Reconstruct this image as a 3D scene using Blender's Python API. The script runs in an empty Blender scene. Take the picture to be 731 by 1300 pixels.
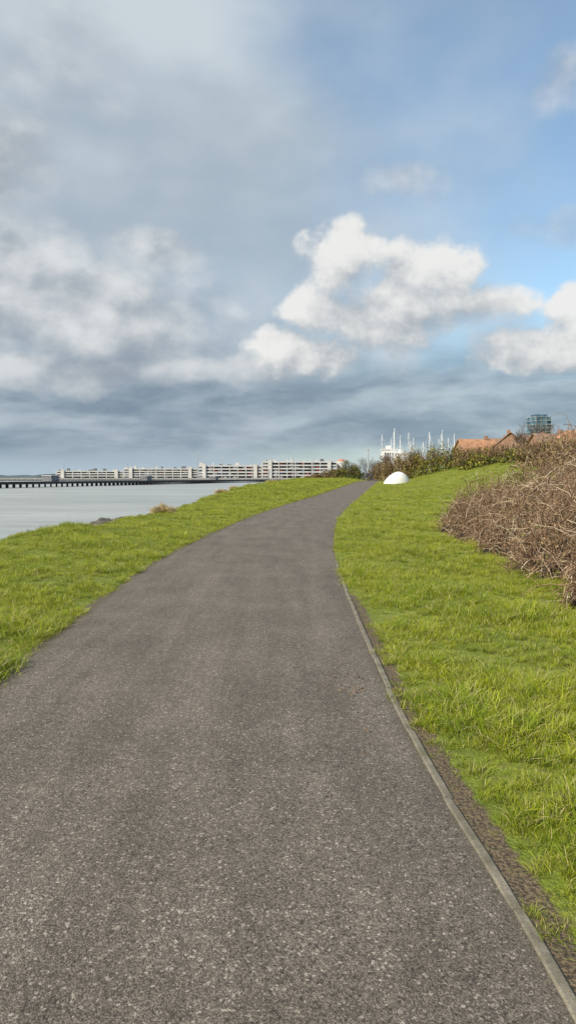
import bpy, math, random
import numpy as np
from mathutils import Vector, Matrix
random.seed(7); rng=np.random.default_rng(7)
S=bpy.context.scene
COL=S.collection
F=940.0; CH=1.5; HV=606.0; CU=365.5
def PX(u,Z): return (u-CU)/F*Z
def PZ(v,Z): return CH+(HV-v)/F*Z
def ss(a,b,x):
    t=np.clip((np.asarray(x,float)-a)/(b-a),0,1); return t*t*(3-2*t)
# ------------------------------------------------------------ node helper
class NT:
    def __init__(s,tree): s.t=tree; s.n=tree.nodes; s.l=tree.links
    def new(s,typ,**kw):
        nd=s.n.new(typ)
        for k,v in kw.items(): setattr(nd,k,v)
        return nd
    def put(s,sock,v):
        if v is None: return
        if isinstance(v,bpy.types.NodeSocket): s.l.new(v,sock)
        else:
            if hasattr(sock.default_value,'__len__') and not hasattr(v,'__len__'): v=[v]*len(sock.default_value)
            if hasattr(v,'__len__') and len(sock.default_value)==4 and len(v)==3: v=tuple(v)+(1,)
            sock.default_value=v
    def m(s,op,a,b=None,c=None,clamp=False):
        nd=s.new('ShaderNodeMath',operation=op,use_clamp=clamp)
        s.put(nd.inputs[0],a); s.put(nd.inputs[1],b); s.put(nd.inputs[2],c); return nd.outputs[0]
    def add(s,a,b): return s.m('ADD',a,b)
    def sub(s,a,b): return s.m('SUBTRACT',a,b)
    def mul(s,a,b): return s.m('MULTIPLY',a,b)
    def vec(s,x,y,z=0.0):
        nd=s.new('ShaderNodeCombineXYZ'); s.put(nd.inputs[0],x); s.put(nd.inputs[1],y); s.put(nd.inputs[2],z); return nd.outputs[0]
    def vm(s,op,a,b):
        nd=s.new('ShaderNodeVectorMath',operation=op); s.put(nd.inputs[0],a); s.put(nd.inputs[1],b); return nd.outputs[0]
    def noise(s,v,scale,detail=4,rough=.5,out='Fac',dist=0.0):
        nd=s.new('ShaderNodeTexNoise'); s.put(nd.inputs['Vector'],v); nd.inputs['Scale'].default_value=scale
        nd.inputs['Detail'].default_value=detail; nd.inputs['Roughness'].default_value=rough; nd.inputs['Distortion'].default_value=dist
        return nd.outputs[out]
    def smooth(s,x,a,b,lo=0.0,hi=1.0):
        nd=s.new('ShaderNodeMapRange',interpolation_type='SMOOTHSTEP'); s.put(nd.inputs[0],x)
        for i,v in zip((1,2,3,4),(a,b,lo,hi)): s.put(nd.inputs[i],v)
        return nd.outputs[0]
    def mix(s,f,a,b,mode='MIX'):
        nd=s.new('ShaderNodeMix',data_type='RGBA',blend_type=mode); s.put(nd.inputs[0],f); s.put(nd.inputs[6],a); s.put(nd.inputs[7],b); return nd.outputs[2]
    def pos(s): return s.new('ShaderNodeNewGeometry').outputs['Position']
    def attr(s,name): return s.new('ShaderNodeAttribute',attribute_name=name).outputs['Fac']
    def bump(s,h,strength=.5,dist=.01):
        nd=s.new('ShaderNodeBump'); s.put(nd.inputs['Height'],h); nd.inputs['Strength'].default_value=strength; nd.inputs['Distance'].default_value=dist; return nd.outputs[0]
def mat(name):
    m=bpy.data.materials.new(name); m.use_nodes=True; t=NT(m.node_tree)
    b=m.node_tree.nodes['Principled BSDF']; return m,t,b
def simple(name,col,rough=.7,var=.25,scale=1.5,metal=0):
    m,t,b=mat(name)
    n=t.noise(t.pos(),scale,5,.6)
    c0=tuple(x*(1-var) for x in col); c1=tuple(min(1,x*(1+var)) for x in col)
    t.put(b.inputs['Base Color'],t.mix(t.smooth(n,.3,.7),c0,c1)); b.inputs['Roughness'].default_value=rough; b.inputs['Metallic'].default_value=metal
    return m
# ------------------------------------------------------------ mesh helper
def mk(name,V,Fc,mats=(),mi=None,attrs=None,smooth=False,parent=None,link=True):
    V=np.asarray(V,float).reshape(-1,3)
    me=bpy.data.meshes.new(name)
    if isinstance(Fc,np.ndarray):
        n,k=Fc.shape
        me.vertices.add(len(V)); me.vertices.foreach_set('co',V.ravel())
        me.loops.add(n*k); me.loops.foreach_set('vertex_index',Fc.ravel().astype(np.int32))
        me.polygons.add(n); me.polygons.foreach_set('loop_start',np.arange(0,n*k,k,dtype=np.int32))
        me.update(calc_edges=True)
    else:
        me.from_pydata(V.tolist(),[],Fc); me.update()
    for m in mats: me.materials.append(m)
    if mi is not None: me.polygons.foreach_set('material_index',np.asarray(mi,np.int32))
    if smooth: me.polygons.foreach_set('use_smooth',np.ones(len(me.polygons),bool))
    if attrs:
        for k,a in attrs.items():
            at=me.attributes.new(k,'FLOAT','POINT'); at.data.foreach_set('value',np.asarray(a,np.float32))
    me.validate()
    o=bpy.data.objects.new(name,me)
    if link: COL.objects.link(o)
    if parent: o.parent=parent
    return o
def empty(name,loc=(0,0,0),rot=0):
    o=bpy.data.objects.new(name,None); COL.objects.link(o); o.location=loc; o.rotation_euler=(0,0,rot); return o
class Boxes:
    def __init__(s): s.V=[];s.F=[];s.M=[]
    def box(s,x0,x1,y0,y1,z0,z1,m=0):
        i=len(s.V)
        s.V+=[(x0,y0,z0),(x1,y0,z0),(x1,y1,z0),(x0,y1,z0),(x0,y0,z1),(x1,y0,z1),(x1,y1,z1),(x0,y1,z1)]
        s.F+=[(i,i+3,i+2,i+1),(i+4,i+5,i+6,i+7),(i,i+1,i+5,i+4),(i+1,i+2,i+6,i+5),(i+2,i+3,i+7,i+6),(i+3,i,i+4,i+7)]
        s.M+=[m]*6
    def cyl(s,x,y,z0,z1,r0,r1,m=0,n=8):
        i=len(s.V)
        for z,r in((z0,r0),(z1,r1)):
            for k in range(n):
                a=2*math.pi*k/n; s.V.append((x+r*math.cos(a),y+r*math.sin(a),z))
        for k in range(n):
            s.F.append((i+k,i+(k+1)%n,i+n+(k+1)%n,i+n+k)); s.M.append(m)
        s.F.append(tuple(range(i+n,i+2*n))); s.M.append(m)
    def poly(s,vs,fs,m=0):
        i=len(s.V); s.V+=vs; s.F+=[tuple(i+k for k in f) for f in fs]; s.M+=[m]*len(fs)
    def obj(s,name,mats,parent=None): return mk(name,s.V,s.F,mats,s.M,parent=parent)
def tubes(P,R,sides=3):
    N,K,_=P.shape
    T=np.gradient(P,axis=1); T/=np.linalg.norm(T,axis=2,keepdims=True)+1e-9
    ref=np.where(np.abs(T[...,2:3])>.9,np.array([1.,0,0]),np.array([0,0,1.]))
    A=np.cross(T,ref); A/=np.linalg.norm(A,axis=2,keepdims=True)+1e-9; B=np.cross(T,A)
    ang=np.arange(sides)*2*math.pi/sides
    V=P[:,:,None,:]+R[:,:,None,None]*(np.cos(ang)[None,None,:,None]*A[:,:,None,:]+np.sin(ang)[None,None,:,None]*B[:,:,None,:])
    idx=np.arange(N*K*sides).reshape(N,K,sides); nx=np.roll(idx,-1,axis=2)
    Fc=np.stack([idx[:,:-1],nx[:,:-1],nx[:,1:],idx[:,1:]],-1).reshape(-1,4)
    return V.reshape(-1,3),Fc
def quads(C,size,rs=rng,aspect=.6):
    n=len(C); a=rs.normal(size=(n,3)); a/=np.linalg.norm(a,axis=1,keepdims=True)
    b=np.cross(a,rs.normal(size=(n,3))); b/=np.linalg.norm(b,axis=1,keepdims=True)
    sz=np.asarray(size).reshape(-1,1)*np.ones((n,1))
    a=a*sz; b=b*sz*aspect
    V=np.stack([C-a,C-b,C+a,C+b],1).reshape(-1,3)
    return V,np.arange(4*n).reshape(n,4)
def merge(parts):
    Vs=[];Fs=[];off=0;ids=[]
    for i,(V,Fc) in enumerate(parts):
        Vs.append(V);Fs.append(Fc+off);off+=len(V);ids+= [i]*len(Fc)
    return np.concatenate(Vs),np.concatenate(Fs),np.array(ids)
# ------------------------------------------------------------ layout functions
_y =[-40,0,2.0,2.55,3.6,5.15,7.3,10.5,13.6,19,28.8,41.5,74,110,150,185,200]
_xr=[.8,.8,.79,.78,.71,.69,.715,.76,.86,1.17,1.97,3.6,7.85,13.0,18.6,24.2,26.6]
_yl=[-40,0,3,5.55,8.1,12.4,19,28.8,41.5,74,110,150,185,200]
_xl=[-1.9,-1.98,-2.08,-2.16,-2.29,-2.4,-2.13,-1.42,-.1,4.1,9.3,15.0,20.6,23.0]
def smoothi(x,X,Y):
    x=np.asarray(x,float); r=np.zeros_like(x)
    w=np.maximum(.4,np.abs(x)*.10)
    for k in(-1,-.5,0,.5,1): r=r+np.interp(x+k*w,X,Y)
    return r/5
redge=lambda y: smoothi(y,_y,_xr)
ledge=lambda y: smoothi(y,_yl,_xl)
_sy=[-4000,-200,0,10,18.3,22.7,28.8,41,70,110,150,190,205,270,285,400,1000,4000]
_sx=[-900,-60,-8.4,-7.4,-6.5,-5.95,-5.2,-5.3,-4.9,-1.0,5,17,66,66,44,55,120,700]
shore=lambda y: np.interp(y,_sy,_sx)+.35*np.sin(np.asarray(y)*.9)*ss(5,10,y)*(1-ss(60,80,y))*.6+.2*np.sin(np.asarray(y)*2.3)*(1-ss(60,80,y))
def height(x,y):
    x=np.asarray(x,float);y=np.asarray(y,float)
    base=.75*ss(50,140,y)
    r=x-redge(y); l=ledge(y)-x
    z=base+2.7*ss(2.5,14,r)*ss(28,72,y)
    z=z+.4*ss(.8,3,l)*ss(40,80,y)
    und=.035*np.sin(x*1.7+y*.6)+.03*np.sin(y*1.1-x*.7)+.02*np.sin(x*3.9+1)*np.sin(y*3.1)
    z=z+und*ss(.2,1.5,np.maximum(r,l))+.03*ss(0.05,.6,np.maximum(r,l))
    z=z+.12*np.sin(x*.35+1)*np.sin(y*.22)*ss(2,6,np.maximum(r,l))
    sd=shore(y)-x
    drop=ss(-.3,3.2,sd)*2.4+ss(2,30,sd)*3.0
    return z-drop
WATER=-1.8
# ------------------------------------------------------------ terrain
def grow(a,b,s,g):
    r=[a];
    while r[-1]<b: r.append(r[-1]+s); s*=g
    return r
L=[0,.04,.1,.2]+grow(.3,14,.3,1.02)+grow(15,4500,1.5,1.22)
Rr=[0,.05,.09,.14,.2,.28]+grow(.4,14,.25,1.015)+grow(15,4500,1.2,1.2)
ys=np.array(sorted(set([-v for v in grow(2,4500,1,1.35)]+list(np.arange(-1,50,.3))+list(grow(50,300,1.5,1.005))+list(grow(303,4800,6,1.15)))))
le=ledge(ys);re=redge(ys)
cols=[];off=[];inner=[]
for a in reversed(L): cols.append(le-a);off.append(-a);inner.append(0)
for f in(.03,.5,.97): cols.append(le+(re-le)*f);off.append(0);inner.append(1)
for b in Rr: cols.append(re+b);off.append(b);inner.append(0)
X=np.array(cols).T; Y=np.repeat(ys[:,None],X.shape[1],1); Z=height(X,Y)
inner=np.array(inner); Z=Z-np.where((inner[None,:]==1)&(Y<196),.06,0)
nr,nc=X.shape
V=np.stack([X,Y,Z],-1).reshape(-1,3)
I=np.arange(nr*nc).reshape(nr,nc)
Fc=np.stack([I[:-1,:-1],I[:-1,1:],I[1:,1:],I[1:,:-1]],-1).reshape(-1,4)
offA=np.repeat(np.array(off)[None,:],nr,0)
soil=((offA>0)*(1-ss(.06,.24,offA))*(1-ss(8,11,Y))+ (offA<0)*(1-ss(.0,.12,-offA))*.7)
shoreA=ss(-.3,1.2,shore(Y)-X)
m_g,t,b=mat('grass_ground')
p=t.pos()
n1=t.noise(p,.9,5,.6); n2=t.noise(p,9,5,.65); n3=t.noise(p,60,3,.6)
g=t.mix(t.smooth(n1,.35,.65),(.16,.215,.012),(.27,.31,.028))
g=t.mix(t.smooth(n2,.45,.75,0,.7),g,(.23,.20,.05))
g=t.mix(t.mul(t.smooth(n3,.4,.7),.6),g,(.06,.08,.012))
g=t.mix(t.smooth(t.noise(p,2.6,5,.65),.56,.72,0,.6),g,(.30,.25,.10))
sm=t.smooth(t.add(t.attr('soil'),t.mul(t.sub(n2,.5),1.1)),.35,.6)
sc=t.mix(t.smooth(n3,.35,.65),(.06,.042,.026),(.23,.17,.10))
sc=t.mix(t.smooth(n2,.55,.7,0,.7),sc,(.20,.19,.05))
g=t.mix(sm,g,sc)
g=t.mix(t.attr('shore'),g,t.mix(n2,(.06,.05,.035),(.16,.14,.11)))
t.put(b.inputs['Base Color'],g); b.inputs['Roughness'].default_value=.95
t.put(b.inputs['Normal'],t.bump(t.add(n3,t.mul(n2,2)),.8,.03))
mk('ground',V,Fc,[m_g],attrs={'soil':soil.ravel(),'shore':shoreA.ravel()},smooth=True)
# ------------------------------------------------------------ path
m_p,t,b=mat('asphalt')
p=t.pos()
vo=t.new('ShaderNodeTexVoronoi'); t.put(vo.inputs['Vector'],p); vo.inputs['Scale'].default_value=190
vo2=t.new('ShaderNodeTexVoronoi'); t.put(vo2.inputs['Vector'],p); vo2.inputs['Scale'].default_value=105
sep=t.new('ShaderNodeSeparateColor'); t.put(sep.inputs[0],vo.outputs['Color'])
sep2=t.new('ShaderNodeSeparateColor'); t.put(sep2.inputs[0],vo2.outputs['Color'])
st=t.m('POWER',sep.outputs[0],1.6)
c=t.mix(st,(.105,.088,.070),(.290,.250,.203))
c=t.mix(t.smooth(sep2.outputs[1],.90,.98),c,(.42,.37,.31))
c=t.mix(t.smooth(sep2.outputs[2],.86,.96,0,.8),c,(.05,.042,.034))
c=t.mix(t.smooth(vo.outputs['Distance'],.4,.8,0,.6),c,(.05,.042,.034))
pat=t.noise(p,1.1,6,.62); pat2=t.noise(t.vm('MULTIPLY',p,(3.2,.28,1)),1.2,5,.6); pat3=t.noise(p,26,4,.7)
c=t.mix(1.0,c,t.mix(t.smooth(pat,.3,.7),(.88,.87,.86),(1.14,1.13,1.12)),'MULTIPLY')
c=t.mix(1.0,c,t.mix(t.smooth(pat2,.3,.7),(.86,.86,.86),(1.14,1.14,1.14)),'MULTIPLY')
c=t.mix(1.0,c,t.mix(t.smooth(pat3,.3,.7),(.84,.83,.82),(1.16,1.16,1.16)),'MULTIPLY')
# a few damp / worn stains
stn=t.smooth(t.noise(t.vm('MULTIPLY',p,(1.6,.9,1)),2.3,6,.7),.62,.74,0,.35)
c=t.mix(stn,c,(.075,.062,.05))
ed=t.attr('edge')
c=t.mix(t.smooth(t.add(ed,t.mul(t.sub(pat3,.5),.5)),.55,1.05,0,.75),c,(.11,.09,.055))
t.put(b.inputs['Base Color'],c); b.inputs['Roughness'].default_value=.85; b.inputs['Specular IOR Level'].default_value=.35
h=t.add(t.m('MULTIPLY',vo.outputs['Distance'],-1.0),t.mul(sep2.outputs[0],.35))
t.put(b.inputs['Normal'],t.bump(h,.55,.004))
py=np.array(sorted(set(list(np.arange(-6,50,.3))+list(np.arange(50,190,1.2)))))
fr=np.array([0,.008,.02,.05,.12,.25,.4,.5,.6,.75,.88,.95,.98,.992,1])
a=ledge(py)-.0; bb=redge(py)
wob=.035*np.sin(py*1.9)+.03*np.sin(py*4.3+1)+.02*np.sin(py*9.1)
PXX=a[:,None]+(bb-a)[:,None]*fr[None,:]; PXX[:,0]+=wob-.02; PXX[:,1]+=wob*.8
PYY=np.repeat(py[:,None],len(fr),1)
PZZ=(.75*ss(50,140,py))[:,None]+.02*(1-(2*fr-1)**2)[None,:]+.004
I=np.arange(PXX.size).reshape(PXX.shape)
Fc=np.stack([I[:-1,:-1],I[:-1,1:],I[1:,1:],I[1:,:-1]],-1).reshape(-1,4)
edge=np.repeat((np.array([1.2,1.1,.9,.7,.35,.1,0,0,0,.05,.2,.4,.6,.75,.8]))[None,:],len(py),0)
mk('asphalt_path',np.stack([PXX,PYY,PZZ],-1),Fc,[m_p],attrs={'edge':edge.ravel()},smooth=True)
# concrete edging
m_k,t,b=mat('edging_concrete'); p=t.pos()
n=t.noise(p,7,6,.65);n2=t.noise(p,90,3,.6)
c=t.mix(t.smooth(n,.3,.7),(.14,.122,.085),(.29,.255,.195)); c=t.mix(t.mul(t.smooth(n2,.4,.7),.5),c,(.08,.07,.05))
c=t.mix(t.smooth(t.noise(p,2.2,5,.6),.5,.7,0,.7),c,(.12,.12,.045))
t.put(b.inputs['Base Color'],c); b.inputs['Roughness'].default_value=.9; t.put(b.inputs['Normal'],t.bump(t.add(n2,n),.5,.006))
Vk=[];Fk=[]
y=-2.0
while y<13:
    y1=y+.9; n=6; i0=len(Vk); dz=random.uniform(-.003,.003); dx=random.uniform(-.005,.005)
    for k in range(n+1):
        yy=y+(y1-.006-y)*k/n; x=float(redge(yy))+dx
        tp=.014+dz+ (0 if 0<k<n else -.004)
        Vk+= [(x-.001,yy,-.05),(x-.001,yy,tp-.006),(x+.007,yy,tp),(x+.036,yy,tp),(x+.043,yy,tp-.006),(x+.043,yy,-.05)]
    for k in range(n):
        for j in range(5):
            q=i0+k*6+j; Fk.append((q,q+1,q+7,q+6)[::-1])
    Fk.append(tuple(i0+j for j in range(6))); Fk.append(tuple(i0+n*6+j for j in range(6))[::-1])
    y=y1
mk('path_edging',Vk,Fk,[m_k])
# ------------------------------------------------------------ water
m_w,t,b=mat('water'); p=t.pos()
n=t.noise(t.vm('MULTIPLY',p,(.55,1.0,1)),1.3,6,.65); nn=t.noise(t.vm('MULTIPLY',p,(.02,.06,1)),1,4,.6)
n5=t.noise(t.vm('MULTIPLY',p,(.12,.5,1)),1,5,.65)
cw_=t.mix(t.smooth(nn,.35,.65),(.34,.36,.34),(.44,.46,.435))
cw_=t.mix(t.smooth(n5,.4,.65,0,.4),cw_,(.23,.255,.25))
t.put(b.inputs['Base Color'],cw_); b.inputs['Roughness'].default_value=.35
b.inputs['IOR'].default_value=1.33
t.put(b.inputs['Normal'],t.bump(n,.6,.3))
mk('water',[(-4800,-4800,WATER),(4800,-4800,WATER),(4800,4900,WATER),(-4800,4900,WATER)],[(0,1,2,3)],[m_w])
# ------------------------------------------------------------ grass
m_b,t,b=mat('grass_blades'); p=t.pos()
va=t.attr('var'); hh=t.attr('hgt'); oi=t.new('ShaderNodeObjectInfo').outputs['Random']
n1=t.noise(p,.8,4,.6); n2=t.noise(p,4.5,3,.6)
c=t.mix(t.smooth(t.add(n1,t.mul(t.sub(oi,.5),.45)),.33,.67),(.21,.295,.010),(.43,.47,.028))
c=t.mix(t.smooth(n2,.5,.75,0,.55),c,(.50,.46,.08))
c=t.mix(t.smooth(va,.82,.93),c,(.64,.54,.26))
c=t.mix(t.smooth(va,0,.4,.45,0),c,(.11,.19,.010))
c=t.mix(t.smooth(hh,0,.6,.8,0),c,(.07,.08,.015))  # blades darken toward the base: clump shadow put into the colour
t.put(b.inputs['Base Color'],c); b.inputs['Roughness'].default_value=.5
b.inputs['Specular IOR Level'].default_value=.35
tr=t.new('ShaderNodeBsdfTranslucent'); t.put(tr.inputs[0],t.mix(.4,c,(.50,.54,.02)))
mx=t.new('ShaderNodeMixShader'); mx.inputs[0].default_value=.3
t.l.new(b.outputs[0],mx.inputs[1]); t.l.new(tr.outputs[0],mx.inputs[2])
out=[n for n in m_b.node_tree.nodes if n.type=='OUTPUT_MATERIAL'][0]; t.l.new(mx.outputs[0],out.inputs[0])
def tuft(name,n,rad,h,w,seed,lean=.6):
    r=np.random.default_rng(seed); K=4
    a=r.uniform(0,2*math.pi,n); rr=rad*np.sqrt(r.uniform(0,1,n)); bx=rr*np.cos(a); by=rr*np.sin(a)
    H=h*r.uniform(.35,1.2,n); d=r.uniform(0,2*math.pi,n); ln=H*r.uniform(.1,lean*1.6,n)
    tt=np.linspace(0,1,K)
    fx=np.cos(a)*.35+np.cos(d); fy=np.sin(a)*.35+np.sin(d); q=np.hypot(fx,fy)+1e-6; fx/=q; fy/=q
    cx=bx[:,None]+(ln*fx)[:,None]*tt**1.8; cy=by[:,None]+(ln*fy)[:,None]*tt**1.8; cz=H[:,None]*(tt-.25*tt**3*(ln/H)[:,None])-.006
    o=r.uniform(0,2*math.pi,n); W=w*r.uniform(.6,1.2,n)
    wd=W[:,None]*np.array([.8,1,.7,.08])[None,:]
    A=np.stack([cx-wd*np.cos(o)[:,None],cy-wd*np.sin(o)[:,None],cz],-1); B=np.stack([cx+wd*np.cos(o)[:,None],cy+wd*np.sin(o)[:,None],cz],-1)
    V=np.stack([A,B],2).reshape(-1,3)
    idx=np.arange(n*K*2).reshape(n,K,2)
    Fc=np.stack([idx[:,:-1,0],idx[:,:-1,1],idx[:,1:,1],idx[:,1:,0]],-1).reshape(-1,4)
    var=np.repeat(r.uniform(0,1,n),K*2); hg=np.tile(np.repeat(tt,2),n)
    return mk(name,V,Fc,[m_b],attrs={'var':var,'hgt':hg},link=False)
tc=bpy.data.collections.new('grass_tufts')
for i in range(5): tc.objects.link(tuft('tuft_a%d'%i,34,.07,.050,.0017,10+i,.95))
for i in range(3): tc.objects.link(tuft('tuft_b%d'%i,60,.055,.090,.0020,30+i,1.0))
bushL=lambda y: np.interp(y,[7,8.5,11,14,17,19,22],[3.2,3.4,3.6,3.95,4.1,4.1,4.8])
def scatter(y0,y1,side,dmax,dens,scale,jit=.4,tall=.12,wfun=None):
    area_w=dmax; n=int((y1-y0)*area_w*dens)
    y=rng.uniform(y0,y1,n); d=rng.uniform(-.01,dmax,n)
    if side>0: x=redge(y)+.05+d
    else: x=ledge(y)-d+.01
    nz=np.sin(x*2.3+y*1.1)+np.sin(y*2.9-x*1.3+2)+np.sin(x*5.1+y*4.7)
    nf=np.sin(x*17+y*9+np.sin(y*7)*2)+np.sin(y*19-x*11+np.sin(x*5)*2)
    keep=np.ones(n,bool)
    if side>0:
        keep&=(x<bushL(y)+1.2)|(y>21)|(y<7.5)
        pk=.10+.90*ss(.03,.20,d+.10*nz/3+.03*nf+rng.normal(0,.04,n)); keep&=(rng.uniform(0,1,n)<np.where(y<10,pk,1))
    else: keep&=(x>shore(y)-1.0)
    keep&=(rng.uniform(0,1,n)<.8+.2*np.sign(nz+1.2))
    keep&=(np.abs(x)<y*.46+1.2)
    keep&=(rng.uniform(0,1,n)<np.where(nf<-.8,.5,1))
    x=x[keep];y=y[keep];nz=nz[keep];nf=nf[keep];d=d[keep];n=len(x)
    z=height(x,y)
    s=scale*rng.uniform(1-jit,1+jit,n)*(1+.16*nz+.10*nf)
    if side>0: s=s*np.where(y<10,.7+.3*ss(.1,.4,d),1)
    s=np.maximum(s,.35*scale)
    idx=np.where(rng.uniform(0,1,n)<tall*(1+.8*(nz>1)),rng.integers(5,8,n),rng.integers(0,5,n))
    return np.stack([x,y,z],-1),s,idx
parts=[scatter(1.2,6,1,3.2,460,1.0,tall=.20),scatter(6,12,1,4.5,300,1.0,tall=.14),scatter(12,26,1,7,130,1.2,tall=.10),scatter(26,60,1,14,34,1.6,tall=.08),scatter(60,120,1,20,12,2.1,tall=.05),
 scatter(3.5,10,-1,4,330,1.0,tall=.12),scatter(10,22,-1,7,170,1.1,tall=.12),scatter(22,45,-1,9,75,1.3,tall=.12),scatter(45,160,-1,12,18,2.1,tall=.3)]
P=np.concatenate([a[0] for a in parts]);SC=np.concatenate([a[1] for a in parts]);ID=np.concatenate([a[2] for a in parts])
print('tufts',len(P))
me=bpy.data.meshes.new('grass'); me.vertices.add(len(P)); me.vertices.foreach_set('co',P.ravel())
at=me.attributes.new('scl','FLOAT','POINT'); at.data.foreach_set('value',SC.astype(np.float32))
at=me.attributes.new('idx','INT','POINT'); at.data.foreach_set('value',ID.astype(np.int32))
rot=np.stack([rng.normal(0,.12,len(P)),rng.normal(0,.12,len(P)),rng.uniform(0,6.28,len(P))],-1)
at=me.attributes.new('rot','FLOAT_VECTOR','POINT'); at.data.foreach_set('vector',rot.astype(np.float32).ravel())
go=bpy.data.objects.new('grass',me); COL.objects.link(go)
ng=bpy.data.node_groups.new('grass_scatter','GeometryNodeTree')
ng.interface.new_socket('Geometry',in_out='INPUT',socket_type='NodeSocketGeometry'); ng.interface.new_socket('Geometry',in_out='OUTPUT',socket_type='NodeSocketGeometry')
gi=ng.nodes.new('NodeGroupInput'); gout=ng.nodes.new('NodeGroupOutput'); ip=ng.nodes.new('GeometryNodeInstanceOnPoints'); ci=ng.nodes.new('GeometryNodeCollectionInfo')
ci.inputs['Collection'].default_value=tc; ci.inputs['Separate Children'].default_value=True; ci.inputs['Reset Children'].default_value=True
def na(nm,dt):
    q=ng.nodes.new('GeometryNodeInputNamedAttribute'); q.data_type=dt; q.inputs['Name'].default_value=nm
    return [o for o in q.outputs if o.enabled and o.name=='Attribute'][0]
ng.links.new(gi.outputs[0],ip.inputs['Points']); ng.links.new(ci.outputs[0],ip.inputs['Instance']); ip.inputs['Pick Instance'].default_value=True
ng.links.new(na('idx','INT'),ip.inputs['Instance Index']); ng.links.new(na('rot','FLOAT_VECTOR'),ip.inputs['Rotation']); ng.links.new(na('scl','FLOAT'),ip.inputs['Scale'])
ng.links.new(ip.outputs[0],gout.inputs[0])
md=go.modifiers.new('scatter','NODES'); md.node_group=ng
# ------------------------------------------------------------ bramble thicket
def varmat(name,c0,c1,c2=None,rough=.8,tl=0):
    m,t,b=mat(name); v=t.attr('var')
    c=t.mix(t.smooth(v,0,1),c0,c1)
    if c2: c=t.mix(t.smooth(v,.82,.95),c,c2)
    t.put(b.inputs['Base Color'],c); b.inputs['Roughness'].default_value=rough; b.inputs['Specular IOR Level'].default_value=.25
    return m
m_st=varmat('bramble_stem',(.11,.06,.035),(.46,.32,.20),(.72,.60,.43))
m_dl=varmat('dead_leaf',(.12,.07,.04),(.44,.30,.17),(.16,.22,.04))
m_core=simple('bramble_shade_core',(.022,.015,.010),1,.5,4)  # near-black filler mound, its colour stands in for shade between stems
def bh(x,y):
    d=np.minimum(np.minimum(x-bushL(y)-.22*np.sin(y*2.1)-.14*np.sin(y*5.3),y-7.6),23-y)
    d2=np.maximum(d,0)
    h=np.minimum(1,np.sqrt(d2/.35))*(.62+.58*np.minimum(d2,3.0))
    h=h*(1+.15*np.sin(x*2.7+y*1.3)+.14*np.sin(y*3.7-x*1.9)+.10*np.sin(x*7+y*5))
    return np.where(d>0,h,0)
br=empty('bramble_thicket')
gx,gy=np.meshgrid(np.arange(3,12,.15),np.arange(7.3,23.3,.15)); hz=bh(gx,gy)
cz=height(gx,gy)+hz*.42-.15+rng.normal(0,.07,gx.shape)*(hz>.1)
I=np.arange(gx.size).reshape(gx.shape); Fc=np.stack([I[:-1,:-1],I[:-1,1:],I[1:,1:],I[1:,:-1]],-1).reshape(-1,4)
mk('inner_shade_mass',np.stack([gx,gy,cz],-1),Fc,[m_core],parent=br)
def stems(N,xr,yr,lmin,lmax,r0,seed,up=.25,hfun=bh,lo=.35,dmax=None,sag=.5,sig=.75):
    r=np.random.default_rng(seed); x=r.uniform(*xr,N*3); y=r.uniform(*yr,N*3); h=hfun(x,y)
    cl=np.sin(x*6+y*4)+np.sin(y*8-x*5+1); k=(h>.12)&(r.uniform(0,1,N*3)<np.where(cl<-.5,.45,1))
    if dmax: k&=(x-bushL(y)<dmax)
    x=x[k][:N];y=y[k][:N];h=h[k][:N];n=len(x)
    z=height(x,y)+h*r.uniform(lo,.95,n)
    K=7; tt=np.linspace(0,1,K); ln=r.uniform(lmin,lmax,n); th=r.uniform(0,2*math.pi,n); el=r.normal(up,sig,n)
    dx=np.cos(th)*np.cos(el);dy=np.sin(th)*np.cos(el);dz=np.sin(el)
    P=np.stack([x[:,None]+(dx*ln)[:,None]*(tt-.35),y[:,None]+(dy*ln)[:,None]*(tt-.35),z[:,None]+(dz*ln)[:,None]*(tt-.35)-(ln*r.uniform(0,sag,n))[:,None]*(tt-.35)**2*1.3],-1)
    P+=np.cumsum(r.normal(0,.024,(n,K,3)),axis=1)
    gz=height(P[...,0],P[...,1])+.02
    P[...,2]=np.maximum(P[...,2],gz)
    R=(r0*r.uniform(.6,1.4,n))[:,None]*np.linspace(1,.35,K)[None,:]
    V,Fc=tubes(P,R); return V,Fc,np.repeat(r.uniform(0,1,n),K*3),P
a=stems(6800,(3,11),(7.5,23),.3,.95,.0072,1,dmax=4.5,up=.35)
b2=stems(4600,(3,6),(7.5,23),.2,.65,.0055,2,dmax=1.2,lo=.05)
c3=stems(1300,(3,10),(7.5,23),.6,1.3,.0075,3,up=.9,lo=.7,sag=.9,sig=.4)
V,Fc,_=merge([a[:2],b2[:2],c3[:2]])
mk('stems',V,Fc,[m_st],attrs={'var':np.concatenate([a[2],b2[2],c3[2]])},parent=br)
pts=np.concatenate([a[3][:,3:].reshape(-1,3),b2[3][:,3:].reshape(-1,3)]); NQ=14000; pts=pts[rng.permutation(len(pts))[:NQ]]+rng.normal(0,.02,(NQ,3))
V,Fc=quads(pts,rng.uniform(.008,.028,NQ)); mk('dead_leaves',V,Fc,[m_dl],attrs={'var':np.repeat(rng.uniform(0,1,NQ),4)},parent=br)
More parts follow.
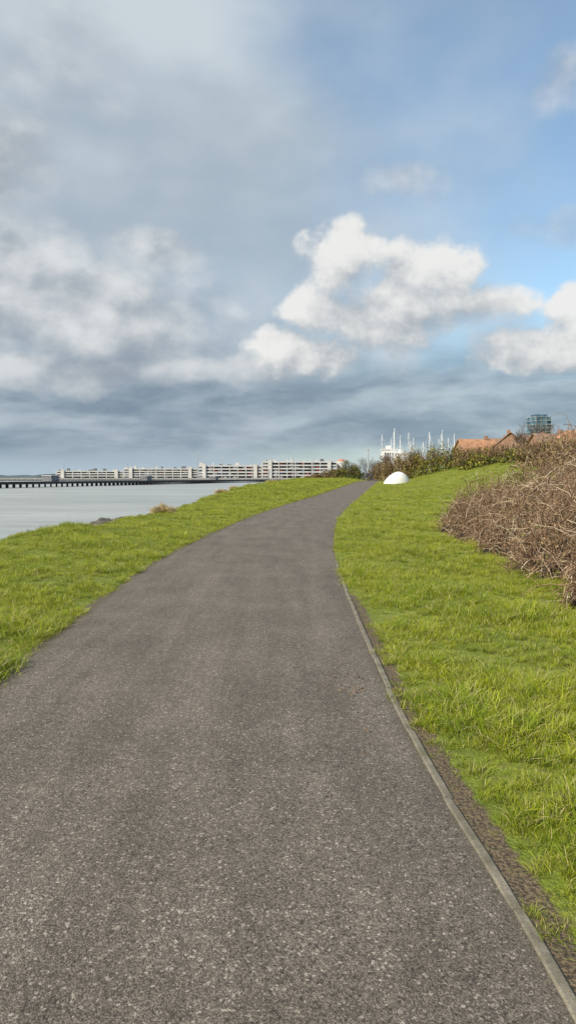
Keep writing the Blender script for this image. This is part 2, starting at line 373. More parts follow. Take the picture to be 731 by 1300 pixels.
# ------------------------------------------------------------ shrubs / hedges
m_tw=varmat('hedge_twigs',(.09,.055,.035),(.26,.17,.10))
m_hg=varmat('hedge_leaf',(.05,.075,.018),(.19,.20,.04),(.38,.30,.04))
m_hb=varmat('hedge_brown',(.13,.085,.04),(.36,.26,.12),(.19,.21,.04))
m_ye=varmat('gorse_flower',(.5,.36,.02),(.65,.48,.04))
def shrub(name,lobes,leaf,mats,n,seed,twig=400,yellow=0):
    r=np.random.default_rng(seed); e=empty(name); parts=[];tw=[];core=Boxes(); ye=[]
    for (x,y,z,rx,ry,h) in lobes:
        d=r.normal(size=(n,3)); d/=np.linalg.norm(d,axis=1,keepdims=True); d[:,2]=np.abs(d[:,2])
        ph=r.uniform(0,6,4); bump=1+.16*np.sin(d[:,0]*5+ph[0])+.14*np.sin(d[:,1]*6+ph[1])+.15*np.sin(d[:,2]*9+ph[2]+d[:,0]*4)
        rad=r.uniform(.45,1.08,n)**.5*bump
        C=np.stack([x+d[:,0]*rx*rad,y+d[:,1]*ry*rad,z-.1+d[:,2]*h*rad],-1); parts.append(C)
        if yellow: ye.append(C[(rad>.95)&(d[:,2]>.2)][:yellow])
        k=twig; d=r.normal(size=(k,3)); d/=np.linalg.norm(d,axis=1,keepdims=True); d[:,2]=np.abs(d[:,2])+.3
        s=np.array([x,y,z-.1])+d*np.array([rx,ry,h])*.35; t1=s+d*np.array([rx,ry,h])*r.uniform(.35,.75,(k,1))
        tt=np.linspace(0,1,4)[None,:,None]; Pp=s[:,None]*(1-tt)+t1[:,None]*tt+r.normal(0,.05,(k,4,3)); tw.append(Pp)
    C=np.concatenate(parts); V,Fc=quads(C,leaf*r.uniform(.5,1.3,len(C)),r,.7)
    mk('foliage',V,Fc,[mats[0]],attrs={'var':np.repeat(r.uniform(0,1,len(C)),4)},parent=e)
    Pp=np.concatenate(tw); V,Fc=tubes(Pp,np.ones(Pp.shape[:2])*leaf*.13); mk('twigs',V,Fc,[m_tw],attrs={'var':np.repeat(r.uniform(0,1,len(Pp)),12)},parent=e)
    if yellow:
        C=np.concatenate(ye); V,Fc=quads(C,leaf*.6,r,.9); mk('flowers',V,Fc,[m_ye],attrs={'var':np.repeat(r.uniform(0,1,len(C)),4)},parent=e)
    return e
hl=[(500,140,583),(512,132,579),(527,122,576),(545,115,573),(560,108,572),(578,100,574),(595,95,572),(612,90,571),(630,84,570),(650,76,568),(672,68,566),(692,60,563),(715,54,562),(740,50,560),(770,46,558)]
def lobesfrom(lst,rx,ry):
    o=[]
    for(u,Zz,v) in lst:
        x=PX(u,Zz); z=float(height(x,Zz)); o.append((x,Zz,z,rx*random.uniform(.9,1.3),ry,max(.8,PZ(v,Zz)-z+.1)))
    return o
shrub('gorse_bush',lobesfrom(hl[2:6],2.1,1.5),.13,[m_hg],1500,5,200,160)
shrub('hawthorn_hedge',lobesfrom(hl[6:],2.0,1.4),.11,[m_hb],1500,6,260)
shrub('gorse_bush',lobesfrom([(600,80,580),(625,74,577),(655,66,575)],1.6,1.1),.11,[m_hg],1300,8,200,40)
shrub('hawthorn_hedge',lobesfrom(hl[:3],1.8,1.5),.14,[m_hb],1200,9,200)
shrub('shore_bush',lobesfrom([(441,165,590),(452,172,593),(428,158,596)],2.1,1.6),.16,[m_hg],1200,11,150)
shrub('shore_bush',lobesfrom([(416,150,599),(402,143,602)],1.7,1.2),.13,[m_hb],1000,12,150)
shrub('shore_bush',lobesfrom([(484,160,588),(492,150,586),(476,176,592)],1.6,1.4),.15,[m_hb],1000,14,150)
m_dry=varmat('dry_grass',(.38,.29,.14),(.68,.55,.31))
def tussock(u,Zz,w,h,seed):
    r=np.random.default_rng(seed); n=900;x=PX(u,Zz); z=float(height(x,Zz))
    a=r.uniform(0,6.28,n); rr=np.sqrt(r.uniform(0,1,n)); s=np.stack([x+np.cos(a)*rr*w*.35,Zz+np.sin(a)*rr*w*.35,np.full(n,z-.03)],-1)
    tip=s+np.stack([np.cos(a)*rr*w*.35,np.sin(a)*rr*w*.35,h*r.uniform(.6,1.1,n)*(1.1-rr*.6)],-1)+r.normal(0,.05,(n,3))
    tt=np.linspace(0,1,4)[None,:,None]; P=s[:,None]*(1-tt)+tip[:,None]*tt; P[:,:,2]+=(np.sin(np.linspace(0,3.14,4))*.08)[None,:]
    V,Fc=tubes(P,np.repeat(np.array([[.012,.011,.008,.002]]),n,0)); mk('dry_grass_tussock',V,Fc,[m_dry],attrs={'var':np.repeat(r.uniform(0,1,n),12)})
tussock(207,28.5,.80,.46,1); tussock(282,62,1.1,.45,2); tussock(298,70,.9,.35,3); tussock(345,95,1.2,.4,4)
m_rk=simple('rock',(.10,.09,.075),.9,.5,5)
r=np.random.default_rng(4)
def rock(x,y,z,s,seed):
    import bmesh
    bm=bmesh.new(); bmesh.ops.create_icosphere(bm,subdivisions=3,radius=1); rr=np.random.default_rng(seed); k=rr.normal(size=(7,3))*1.5; ph=rr.uniform(0,6,7)
    for v in bm.verts:
        c=np.array(v.co); f=1+sum(.09*math.sin(float(k[i]@c)*1.6+ph[i]) for i in range(7)); v.co=Vector((c[0]*f*s,c[1]*f*s*.8,c[2]*f*s*.6))
    V=[(v.co.x+x,v.co.y+y,v.co.z+z) for v in bm.verts]; Fs=[tuple(q.index for q in f.verts) for f in bm.faces]; bm.free(); return V,Fs
Vr=[];Fr=[]
for i in range(120):
    if i<40:
        y=r.uniform(22,60); x=float(shore(y))-r.uniform(.2,2.6); z=float(height(x,y))+.03; s=r.uniform(.12,.38)
    else:
        f=r.uniform(0,1); y=52+14*f+r.normal(0,.8); x=-12.9+3.6*f+r.normal(0,.5); z=WATER+.05; s=r.uniform(.2,.55)
    V,Fs=rock(x,y,z,s,i); o=len(Vr); Vr+=V; Fr+=[tuple(q+o for q in f) for f in Fs]
mk('shoreline_rocks',Vr,Fr,[m_rk])
# ------------------------------------------------------------ upturned boat
m_wh=simple('white_paint',(.80,.80,.78),.45,.04,2); m_gr=simple('grey_paint',(.35,.36,.37),.6,.1,2)
def upboat():
    L2=2.0; nS=28; nR=16; V=[];Fs=[]
    for i in range(nS+1):
        s=i/nS; x=-L2+2*L2*s
        q=math.sin(math.pi*min(1,s)**1.25) if 0<s<1 else 0
        w=max(.03,1.0*q**.6); h=max(.05,1.75*q**.62)
        for j in range(nR+1):
            a=math.pi*j/nR; cx=math.cos(a); sz=math.sin(a)
            V.append((x,w*math.copysign(abs(cx)**.85,cx),h*max(sz,0)**.8))
    for i in range(nS):
        for j in range(nR):
            q=i*(nR+1)+j; Fs.append((q,q+1,q+nR+2,q+nR+1))
    Z0=104; x=PX(503,Z0); z=float(height(x,Z0)); e=empty('upturned_boat',(x,Z0,z-.05),math.radians(8))
    mk('hull',V,Fs,[m_wh],smooth=True,parent=e)
    K=[]
    for i in range(nS+1):
        s=i/nS; q=math.sin(math.pi*s**1.25) if 0<s<1 else 0
        K.append([-L2+2*L2*s,0,max(.05,1.75*q**.62)+.02])
    Vv,Ff=tubes(np.array([K[2:-2]]),np.full((1,len(K)-4),.05),6); mk('keel',Vv,Ff,[m_wh],smooth=True,parent=e)
    Ku=[];Kd=[]
    for i in range(1,nS):
        s=i/nS; q=math.sin(math.pi*s**1.25); w=max(.03,1.0*q**.6)+.03; Ku.append([-L2+2*L2*s,w,.08]);Kd.append([-L2+2*L2*s,-w,.08])
    Vv,Ff=tubes(np.array([Ku,Kd]),np.full((2,len(Ku)),.05),6); mk('gunwale',Vv,Ff,[m_gr],smooth=True,parent=e)
upboat()
# ------------------------------------------------------------ port: quay, jetty, car parks, lamps
m_cn=simple('port_concrete',(.33,.32,.30),.85,.2,.3); m_dk=simple('dark_timber',(.045,.042,.04),.9,.4,1); m_slab=simple('deck_white',(.54,.53,.50),.7,.1,.2)
m_in=simple('deck_shade_and_dark_grey',(.15,.155,.165),.8,.3,.4); m_or=simple('orange_paint',(.50,.24,.13),.7,.15,1)  # m_in: painted shade inside decks, plain dark grey on sheds and doors
Q=Boxes(); Q.box(-330,62,720,900,-6,.9,0); Q.box(-330,62,719.6,719.99,-2.5,-.6,1); Q.obj('quay',[m_cn,m_dk])
def jetty():
    x0,y0=-92,215; x1,y1=-16,530; Ln=math.hypot(x1-x0,y1-y0); an=math.atan2(y1-y0,x1-x0)
    e=empty('jetty',(x0,y0,0),an); D=Boxes(); D.box(-60,Ln,-2.5,2.5,-.35,.15,0)
    D.obj('deck',[m_cn],e); D=Boxes(); k=-58
    while k<Ln:
        for yy in(-2.2,0,2.2): D.cyl(k,yy,-5,-.36,.28,.28)
        k+=3.6
    D.box(-60,Ln,-2.75,-2.52,-.75,.05); D.obj('piles',[m_dk],e)
    D=Boxes(); k=-58
    while k<Ln: D.box(k,k+.08,-2.4,-2.32,.15,1.2); k+=2.5
    D.box(-60,Ln,-2.39,-2.33,1.2,1.26); D.box(-60,Ln,-2.39,-2.33,.7,.74); D.obj('railing',[m_gr],e)
    D=Boxes()
    for kk in(5,40,118,210): D.box(kk,kk+5,-1.8,1.6,.15,2.0,0); D.box(kk-.2,kk+5.2,-2,1.8,2.0,2.2,1)
    D.obj('sheds',[m_in,m_slab],e)
jetty()
m_cars=[simple('car_paint_%d'%i,c,.35,.05) for i,c in enumerate([(.5,.5,.52),(.05,.05,.055),(.35,.06,.05),(.08,.12,.25),(.7,.7,.7)])]
def carpark(u0,u1,vtop,Zz,fl,seed,roofthing=True):
    x0=PX(u0,Zz);x1=PX(u1,Zz);zt=PZ(vtop,Zz);w=x1-x0;b0=.9; r=random.Random(seed)
    e=empty('multistorey_car_park',((x0+x1)/2,Zz,b0)); D=Boxes(); D2=Boxes(); D3=Boxes(); H=zt-b0; fh=H/fl
    for f in range(fl):
        z=(f+1)*fh
        D.box(-w/2,w/2,0,30,z-fh*.30,z-fh*.30+.3); D.box(-w/2,w/2,-.15,-.003,z-fh*.36,z+.12)
        n=int(w/5)
        for k in range(n):
            if r.random()<.75: cx=-w/2+ (k+.5)*w/n; zz=f*fh+.12
            else: continue
            m=r.randrange(5)
            D3.box(cx-2.0,cx+2.0,1.0,2.9,zz+.3,zz+.95,m); D3.box(cx-1.1,cx+1.2,1.15,2.75,zz+.95,zz+1.5,m)
    n=int(w/8)
    for k in range(n+1): x=-w/2+k*w/n; D.box(x-.35,x+.35,-.35,-.16,0,H+.5)
    for f in range(fl): D2.box(-w/2+.5,w/2-.5,6,7,f*fh+.02,f*fh+fh*.62)  # dark boxes added behind the decks, coloured as the shade in the gaps
    D.obj('decks_and_columns',[m_slab],e); D2.obj('dark_interior_boxes',[m_in],e); D3.obj('parked_cars',m_cars,e)
    D=Boxes()
    for q in(.1,.9):
        x=-w/2+w*q; D.box(x-1.8,x+1.8,-1.6,-.4,0,H+1.6); D.box(x-2.0,x+2.0,-1.8,-.2,H+1.6,H+1.9)
    D.obj('stair_towers',[m_slab],e)
    D=Boxes()
    for k in range(int(w/9)):
        x=-w/2+6+k*9+r.uniform(-4,4)
        if x<w/2-4: D.box(x-r.uniform(.6,2.4),x+r.uniform(.6,2.4),3,6,H+.15,H+r.uniform(1,3.0),r.choice([0,0,1]))
    D.obj('roof_plant',[m_slab,m_in],e)
carpark(72,157,598,790,3,1); carpark(157.3,251,595,775,4,2); carpark(251.3,332.5,591,760,4,3); carpark(333,427,586,745,5,4)
Tk=Boxes(); Tk.cyl(0,0,0,17,5.5,5.5,1,24); Tk.cyl(0,0,17,19.5,5.6,1.0,0,24); Tk.cyl(0,0,8,8.4,5.7,5.7,1,24); Tk.cyl(0,0,15,15.4,5.7,5.7,1,24)
o=Tk.obj('storage_tank',[m_or,m_slab]); o.location=(PX(433,760),760,.9)
def lamp(u,Zz,vt,zb=.9):
    e=empty('lamp_post',(PX(u,Zz),Zz,zb)); H=PZ(vt,Zz)-zb; D=Boxes(); r=H*.010+.04; D.cyl(0,0,0,H,r*1.6,r,0); D.obj('pole',[m_gr],e)
    D=Boxes(); D.box(-H*.05,H*.05,-.1,.1,H,H+.12); D.box(-H*.07,-H*.03,-.3,.3,H-.15,H-.003); D.box(H*.03,H*.07,-.3,.3,H-.15,H-.003); D.obj('lamp_heads',[m_slab],e)
for u,v in((82,583),(163,582),(197,583),(251,574),(282,581),(320,578),(345,580),(372,574),(398,579)): lamp(u,730,v)
lamp(467,190,570,float(height(PX(467,190),190)))
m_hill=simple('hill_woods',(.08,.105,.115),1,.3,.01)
def hills(x0,x1,y,h,seed):
    r=random.Random(seed); n=160; V=[];Fs=[]
    for i in range(n+1):
        x=x0+(x1-x0)*i/n; f=min(1,min(i,n-i)/25); hh=h*f*(.7+.2*math.sin(i*.13+seed)+.12*math.sin(i*.41)+.06*r.random())
        for (dy,q) in((0,0),(30,.55),(80,.85),(200,1),(600,.0)): V.append((x,y+dy,-2+(hh+2)*q))
    for i in range(n):
        for j in range(4): a=i*5+j; Fs.append((a,a+5,a+6,a+1))
    return mk('distant_hills',V,Fs,[m_hill],smooth=True)
hills(-1500,-350,2400,14,1); hills(-900,1500,3000,22,2)
# ------------------------------------------------------------ marina
m_hull=simple('boat_hull',(.75,.76,.78),.3,.05); m_al=simple('mast_aluminium',(.74,.75,.76),.5,.1); m_cv=simple('sail_cover',(.03,.06,.18),.8,.2)
def yacht(x,y,Lh,mh,rot):
    V=[];Fs=[];n=12
    for i in range(n+1):
        s=i/n; w=Lh*.15*(math.sin(math.pi*(.30+.70*s)))**.7 if s<1 else .02; w=max(w,.02); zt=.9+.35*s*s
        xx=-Lh/2+Lh*s
        V+=[(xx,-w,zt),(xx,-w*.75,.1),(xx,0,-.5),(xx,w*.75,.1),(xx,w,zt)]
    for i in range(n):
        for j in range(4): a=i*5+j; Fs.append((a,a+1,a+6,a+5))
        Fs.append((i*5+4,i*5,i*5+5,i*5+9))
    Fs.append((0,4,3,2,1))
    e=empty('sailing_boat',(x,y,WATER),rot); mk('hull',V,Fs,[m_hull],parent=e)
    D=Boxes(); D.box(-Lh*.2,Lh*.2,-Lh*.08,Lh*.08,1.0,1.55,0); D.box(-Lh*.15,Lh*.15,-Lh*.083,-Lh*.0803,1.2,1.4,1); D.box(-Lh*.15,Lh*.15,Lh*.0803,Lh*.083,1.2,1.4,1); D.obj('cabin',[m_hull,m_in],e)
    D=Boxes(); D.cyl(Lh*.08,0,1,mh,.12,.09,0); D.box(-Lh*.32,Lh*.08,-.06,.06,2.2,2.35,0); D.box(-Lh*.30,Lh*.06,-.14,.14,2.36,2.65,1)
    D.box(Lh*.08-.03,Lh*.08+.03,-1,1,mh*.55,mh*.55+.08,0); D.box(Lh*.08-.03,Lh*.08+.03,-.7,.7,mh*.78,mh*.78+.07,0); D.obj('mast_and_boom',[m_al,m_cv],e)
    P=np.array([[[Lh*.5,0,1.2],[Lh*.08,0,mh]],[[-Lh*.48,0,1.0],[Lh*.08,0,mh]],[[Lh*.08,Lh*.14,1],[Lh*.08,0,mh*.95]],[[Lh*.08,-Lh*.14,1],[Lh*.08,0,mh*.95]]])
    Vv,Ff=tubes(P,np.full((4,2),.018)); mk('rigging',Vv,Ff,[m_al],parent=e)
r=random.Random(3)
for u,vt in((487,552),(493,557),(500,549),(504,544),(509,553),(515,550),(521,560),(527,556),(534,562),(541,549),(548,553),(553,558),(559,546),(563,551),(571,556),(578,551),(585,560)):
    Zz=r.uniform(216,262); yacht(PX(u,Zz),Zz,r.uniform(9,12),PZ(vt,Zz)-WATER,r.uniform(0,6.28))
# ------------------------------------------------------------ buildings
m_brk=simple('brick',(.30,.18,.12),.85,.25,2); m_tile=simple('roof_tile_orange',(.42,.22,.12),.8,.3,1.2); m_tile2=simple('roof_tile_brown',(.28,.18,.12),.8,.25,1.2)
m_gl=simple('window_glass',(.05,.07,.09),.1,.2); m_ren=simple('render_white',(.72,.70,.66),.8,.08)
def house(u,Zz,w,d,ztop,roof,rot=0,hip=False):
    x=PX(u,Zz); g=float(height(x,Zz)); H=ztop-g; rh=min(H*.42,d*.42); wh=H-rh
    e=empty('brick_house',(x,Zz,g-.05),rot)
    D=Boxes(); D.box(-w/2,w/2,-d/2,d/2,0,wh); D.poly([(-w/2,-d/2,wh),(-w/2,d/2,wh),(-w/2,0,wh+rh-.15),(w/2,-d/2,wh),(w/2,d/2,wh),(w/2,0,wh+rh-.15)],[(0,2,1),(3,4,5)] if not hip else []); D.obj('walls',[m_brk],e)
    o=.4; zl=wh-.05; k=(0 if not hip else d*.35); D=Boxes()
    t=.12
    vs=[(-w/2-o,-d/2-o,zl),(w/2+o,-d/2-o,zl),(w/2+o-k,0,wh+rh),(-w/2-o+k,0,wh+rh),(-w/2-o,d/2+o,zl),(w/2+o,d/2+o,zl)]
    vs2=[(a,b,c+t) for a,b,c in vs]
    ends=[(6,10,9),(7,8,11)] if hip else []
    D.poly(vs+vs2,[(6,7,8,9),(9,8,11,10),(0,1,7,6),(5,4,10,11),(3,2,1,0),(4,5,2,3)]+(ends if hip else [(0,6,9,3),(3,9,10,4),(1,2,8,7),(2,5,11,8)])); D.obj('roof',[roof],e)
    D=Boxes(); D.box(w*.25,w*.25+.8,-.4,.4,wh+rh*.5,wh+rh+.9); D.obj('chimney',[m_brk],e)
    D=Boxes(); Fm=Boxes()
    for zz in ([1.0,3.6] if wh>5 else [1.0]):
        for q in(-.3,.02,.32):
            cx=q*w; Fm.box(cx-.65,cx+.65,-d/2-.04,-d/2-.003,zz-.08,zz+1.28); D.box(cx-.57,cx+.57,-d/2-.06,-d/2-.043,zz,zz+1.2)
    for zz in([1.0,3.6] if wh>5 else [1.0]):
        Fm.box(-w/2-.04,-w/2-.003,-.65,.65,zz-.08,zz+1.28); D.box(-w/2-.06,-w/2-.043,-.57,.57,zz,zz+1.2)
    D.obj('windows',[m_gl],e); Fm.obj('window_frames',[m_wh],e)
    D=Boxes(); D.box(-w*.15-.45,-w*.15+.45,-d/2-.05,-d/2-.003,0,2.1); D.obj('door',[m_in],e)
house(603,180,8.5,7.5,PZ(558,180),m_tile,.15)
house(645,172,6.5,7.5,PZ(550,172),m_tile,1.35)
house(628,205,9,7,PZ(557,205),m_tile2,.1,True)
house(672,165,8.5,7,PZ(553,165),m_tile2,.0,True)
house(697,158,7.5,7,PZ(551,158),m_tile2,.2)
house(726,150,7.5,7,PZ(547,150),m_tile,.1,True)
def apartments(u0,u1,vt,Zz):
    x0=PX(u0,Zz);x1=PX(u1,Zz);w=x1-x0;g=float(height((x0+x1)/2,Zz));H=PZ(vt,Zz)-g
    e=empty('apartment_block',((x0+x1)/2,Zz,g)); D=Boxes(); D.box(-w/2,w/2,0,12,0,H); D.box(-w/2-.4,w/2+.4,-.4,12.4,H,H+.35); D.box(-w*.2,w*.1,3,8,H+.35,H+2); D.obj('walls',[m_ren],e)
    D=Boxes();Bc=Boxes(); n=5
    for f in range(int(H/3)):
        for k in range(n):
            cx=-w/2+(k+.5)*w/n; D.box(cx-w/n*.33,cx+w/n*.33,-.06,-.003,f*3+.7,f*3+2.3)
        Bc.box(-w/2+.5,w/2-.5,-1.3,-.065,f*3+.3,f*3+.45); Bc.box(-w/2+.5,w/2-.5,-1.3,-1.25,f*3+.455,f*3+1.0)
    D.obj('windows',[m_gl],e); Bc.obj('balconies',[m_gr],e)
apartments(487,503,571,340); apartments(504,516,576,330)
m_tg,t,b=mat('tower_glass'); n=t.noise(t.vm('MULTIPLY',t.pos(),(.35,.35,.32)),1,1,.5)
t.put(b.inputs['Base Color'],t.mix(t.smooth(n,.4,.6),(.04,.09,.13),(.12,.22,.28))); b.inputs['Roughness'].default_value=.2
def tower(u0,u1,vt,Zz):
    x0=PX(u0,Zz);x1=PX(u1,Zz);w=x1-x0;g=2.;H=PZ(vt,Zz)-g; e=empty('tower_block',((x0+x1)/2,Zz,g),.25)
    D=Boxes(); D.box(-w/2,w/2,-w/2,w/2,0,H); D.box(-w*.32,w*.4,-w*.3,w*.3,H,H+2.5); D.obj('glass_core',[m_tg],e)
    D=Boxes();f=0
    while f*3<H:
        D.box(-w/2-.25,w/2+.25,-w/2-.25,w/2+.25,f*3+2.6,f*3+3.0); f+=1
    for q in(-.5,-.17,.17,.5): D.box(q*w-.25,q*w+.25,-w/2-.4,-w/2-.26,0,H)
    D.obj('floor_slabs',[m_gr],e)
    D=Boxes()
    for f in range(int(H/3)): D.box(w*.18,w*.5,-w/2-1.4,-w/2-.41,f*3+2.65,f*3+2.95)
    D.obj('balconies',[m_slab],e)
tower(671,692,531,600)
m_bk=varmat('bark',(.07,.05,.04),(.16,.12,.09))
def tree(u,Zz,vt,seed):
    r=random.Random(seed); x=PX(u,Zz); g=float(height(x,Zz)); H=PZ(vt,Zz)-g; segs=[]
    def grow_(p,d,l,rad,dep):
        pts=[p]; 
        for k in range(3):
            d=(d+Vector((r.gauss(0,.12),r.gauss(0,.12),.08))).normalized(); p=p+d*l/3; pts.append(p)
        segs.append((pts,rad))
        if dep==0: return
        for k in range(r.randint(3,4)):
            nd=(d+Vector((r.gauss(0,.55),r.gauss(0,.55),r.uniform(-.1,.3)))).normalized(); grow_(pts[r.choice([2,3,3])],nd,l*r.uniform(.6,.8),rad*.55,dep-1)
    grow_(Vector((0,0,0)),Vector((0,0,1)),1.0,.06,5)
    P=np.array([[list(q) for q in s[0]] for s in segs]); k=H/P[...,2].max(); P=P*k+np.array([x,Zz,g-.1]); R=np.array([[s[1]*k*f for f in(1,.85,.7,.58)] for s in segs]); R=np.maximum(R,.012)
    V,Fc=tubes(P,R,5); mk('bare_tree',V,Fc,[m_bk],attrs={'var':np.repeat([r.random() for _ in segs],20)})
tree(658,150,543,1); tree(668,160,534,2); tree(488,178,574,3); tree(475,200,578,4); tree(446,180,583,5)
# ------------------------------------------------------------ walkers
def walker(x,y,H,coat,legc,seed,rot=0):
    z=float(.75*ss(50,140,y))+.03; e=empty('pedestrian',(x,y,z),rot); s=H/1.75
    def skin(name,pts,edges,rad,m):
        me=bpy.data.meshes.new(name); me.from_pydata([tuple(c*s for c in p) for p in pts],edges,[]); o=bpy.data.objects.new(name,me); COL.objects.link(o); o.parent=e
        sk=o.modifiers.new('s','SKIN'); 
        for v,rr in zip(me.skin_vertices[0].data if me.skin_vertices else [],rad): v.radius=(rr*s,rr*s)
        sb=o.modifiers.new('b','SUBSURF'); sb.levels=1; sb.render_levels=1; me.materials.append(m)
        return o
    Pp=[(0,0,.95),(0,0,1.2),(0,0,1.42),(0,0,1.52),(-.2,0,1.40),(-.27,-.06,1.12),(-.25,.06,.87),(.2,0,1.40),(.27,.06,1.12),(.25,.2,.9)]
    skin('coat',Pp,[(0,1),(1,2),(2,3),(2,4),(4,5),(5,6),(2,7),(7,8),(8,9)],[.17,.17,.16,.07,.08,.06,.045,.08,.06,.045],coat)
    Pl=[(0,0,.95),(-.1,0,.88),(-.11,.14,.5),(-.11,.05,.08),(-.11,.2,.04),(.1,0,.88),(.11,-.05,.5),(.11,-.28,.12),(.11,-.16,.04)]
    skin('legs',Pl,[(0,1),(1,2),(2,3),(3,4),(0,5),(5,6),(6,7),(7,8)],[.14,.10,.07,.05,.04,.10,.07,.05,.04],legc)
    skin('head',[(0,0,1.50),(0,.01,1.58),(0,.01,1.68),(0,0,1.74)],[(0,1),(1,2),(2,3)],[.05,.08,.095,.05],m_hair)
m_hair=simple('hair_and_skin',(.12,.07,.05),.8,.3,20); m_c1=simple('coat_dark',(.03,.035,.05),.8); m_c2=simple('coat_blue',(.06,.09,.14),.8); m_j=simple('trousers',(.03,.035,.05),.8)
walker(16.3,152,1.75,m_c1,m_j,1); walker(17.1,152.3,1.65,m_c2,m_j,2)
r=np.random.default_rng(9); n=130
C=np.stack([np.concatenate([r.normal(.45,.12,70),r.uniform(-1.9,.7,60)]),np.concatenate([r.normal(4.95,.4,70),r.uniform(2,14,60)]),np.full(n,.030)],-1)
V,Fc=quads(C,np.concatenate([r.uniform(.005,.020,70),r.uniform(.003,.012,60)]),r,.6); V[:,2]=np.clip(V[:,2],.026,.036); mk('leaf_litter',V,Fc,[m_dl],attrs={'var':np.repeat(r.uniform(0,.35,n),4)})
# ------------------------------------------------------------ sky
sd=Vector((-.72,-.60,0)).normalized(); EL=math.radians(34)
tosun=Vector((sd.x*math.cos(EL),sd.y*math.cos(EL),math.sin(EL)))
W=bpy.data.worlds.new('sky'); S.world=W; W.use_nodes=True; t=NT(W.node_tree)
bg=W.node_tree.nodes['Background']
sk=t.new('ShaderNodeTexSky',sky_type='NISHITA'); sk.sun_disc=False; sk.sun_elevation=EL; sk.sun_rotation=math.atan2(sd.x,sd.y); sk.air_density=1.0; sk.dust_density=.6; sk.ozone_density=1.5
D=t.new('ShaderNodeTexCoord').outputs['Generated']
sx=t.new('ShaderNodeSeparateXYZ'); t.put(sx.inputs[0],D)
R2D=57.29578
az=t.mul(t.m('ARCTAN2',sx.outputs[0],sx.outputs[1]),R2D); el=t.mul(t.m('ARCSINE',sx.outputs[2]),R2D)
def azel(u,v):
    th=math.radians(2.68); x=(u-CU)/F; yv=(650-v)/F
    d=Vector((x,math.cos(th)+yv*math.sin(th),-math.sin(th)+yv*math.cos(th))).normalized()
    return math.degrees(math.atan2(d.x,d.y)),math.degrees(math.asin(d.z))
v0=t.vec(az,el,0)
w=t.noise(v0,.22,4,.55,'Color'); ws=t.new('ShaderNodeSeparateColor'); t.put(ws.inputs[0],w)
wa=t.mul(t.sub(ws.outputs[0],.5),4.6); we=t.mul(t.sub(ws.outputs[1],.5),3.4)
def field(blobs,da,de,k=.12):
    a2=t.add(az,t.add(wa,da)) ; e2=t.add(el,t.add(we,de)); b=None
    for(u,vv,ru,rv,wt) in blobs:
        ca,ce=azel(u,vv); ra=ru*.0585; re_=rv*.0565
        q1=t.m('MULTIPLY_ADD',a2,1/ra,-ca/ra); q2=t.m('MULTIPLY_ADD',e2,1/re_,-ce/re_)
        q=t.m('MULTIPLY_ADD',q1,q1,t.mul(q2,q2)); s=t.m('MULTIPLY_ADD',q,-wt,wt)
        b=s if b is None else t.m('SMOOTH_MAX',b,s,k)
    return t.m('MAXIMUM',b,-.9)
cum=[(440,328,66,58,1.0),(545,350,80,60,1.0),(400,392,62,42,.95),(500,395,130,56,1.05),(610,385,85,38,.8),(385,448,90,38,.95),
 (705,440,125,38,1.05),(750,400,75,50,1.1),(655,462,75,24,.85)]
soft=[(718,105,50,38,.55),(515,226,70,30,.52),(725,290,80,30,.5),
 (0,195,105,66,1.0),(195,315,90,34,.8),(140,395,200,82,1.0),(0,350,160,110,1.0),(60,470,230,32,.85),(270,468,160,26,.75),(40,80,170,60,.45),(560,420,150,50,.6)]
nz0=t.noise(t.vec(az,t.mul(el,1.25),3.0),.30,7,.58)
nz1=t.noise(t.vec(t.add(az,-.6),t.mul(t.add(el,1.0),1.25),3.0),.30,4,.55)
nsoft=t.noise(t.vec(t.mul(az,.7),el,9.0),.17,5,.55)
nsof1=t.noise(t.vec(t.mul(t.add(az,-1.2),.7),t.add(el,1.8),9.0),.17,3,.5)
fc0=field(cum,0.0,0.0,.28); fc1=field(cum,-1.3,3.0,.28)
fs0=field(soft,0.0,0.0,.3)
dn=t.sub(nz0,nz1)
# high sheet
nh=t.noise(t.vec(t.mul(az,.045),t.mul(el,.075),1.0),.9,4,.45,dist=.3)
nh2=t.noise(t.vec(t.mul(az,.05),t.mul(el,.09),7),1.1,5,.5)
skyc=t.vm('MULTIPLY',sk.outputs[0],(.165,.185,.18))
hz=t.smooth(t.add(t.add(nh,t.mul(az,-.019)),t.mul(t.sub(nh2,.5),.35)),.20,.70,.18,.97)
hazec=t.mix(t.smooth(t.add(nh2,t.mul(t.sub(el,18),.014)),.3,.72),(.38,.46,.54),(.60,.67,.72))
c=t.mix(hz,skyc,hazec)
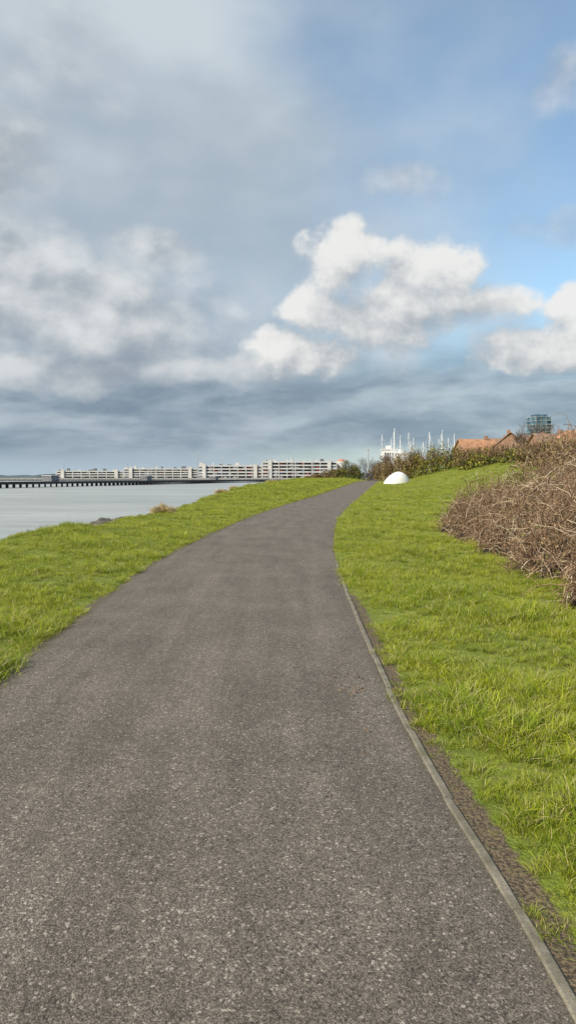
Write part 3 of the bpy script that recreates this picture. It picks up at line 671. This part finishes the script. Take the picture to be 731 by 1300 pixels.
# low stratus bank
nb=t.noise(t.vec(t.mul(az,.08),t.mul(el,.27),2),1.5,5,.55,dist=.25)
band=t.mul(t.smooth(el,.4,3.0),t.smooth(t.add(el,t.mul(t.sub(nh2,.5),9)),7.0,13.0,1,0))
bc=t.mix(t.smooth(nb,.32,.74),(.20,.27,.35),(.46,.54,.60))
c=t.mix(t.mul(band,.92),c,bc)
c=t.mix(t.smooth(el,.0,2.4,.85,0),c,(.44,.55,.63))
# soft grey clouds
ds=t.add(fs0,t.mul(t.sub(nsoft,.5),1.5)); ms=t.smooth(ds,-.10,.95)
ls=t.smooth(t.add(t.add(.52,t.mul(t.sub(nsoft,nsof1),2.3)),t.add(t.mul(t.sub(nsoft,.5),.7),t.mul(dn,.7))),0,1)
lo_=t.smooth(el,3,10)
c=t.mix(t.mul(ms,.93),c,t.mix(ls,t.mix(lo_,(.26,.32,.38),(.36,.41,.465)),t.mix(lo_,(.52,.57,.61),(.74,.76,.77))))
# cumulus
dc=t.add(fc0,t.mul(t.sub(nz0,.5),1.5))
lc=t.smooth(t.add(t.m('MULTIPLY_ADD',t.sub(fc0,fc1),.36,.46),t.mul(dn,1.25)),-.05,1.0)
mc=t.smooth(dc,.05,t.m('MULTIPLY_ADD',lc,-.55,1.12))
c=t.mix(t.mul(mc,.96),c,t.mix(lc,(.27,.325,.385),(.86,.855,.835)))
c=t.mix(t.smooth(el,-2,-.2,1,0),c,(.20,.23,.24))
t.put(bg.inputs[0],c); bg.inputs[1].default_value=1.0
sun=bpy.data.lights.new('sun','SUN'); sun.energy=5.0; sun.angle=math.radians(.6); sun.color=(1,.91,.76)
so=bpy.data.objects.new('sun',sun); COL.objects.link(so); so.rotation_euler=tosun.to_track_quat('Z','Y').to_euler()
# ------------------------------------------------------------ camera
cam=bpy.data.cameras.new('camera'); co=bpy.data.objects.new('camera',cam); COL.objects.link(co)
cam.sensor_fit='VERTICAL'; cam.sensor_height=36; cam.sensor_width=24; cam.lens=36*F/1300; cam.clip_end=12000; cam.clip_start=.05
co.location=(0,0,CH); co.rotation_euler=(math.radians(90-2.68),0,0); S.camera=co
S.view_settings.view_transform='Standard'; S.view_settings.look='None'; S.view_settings.exposure=0
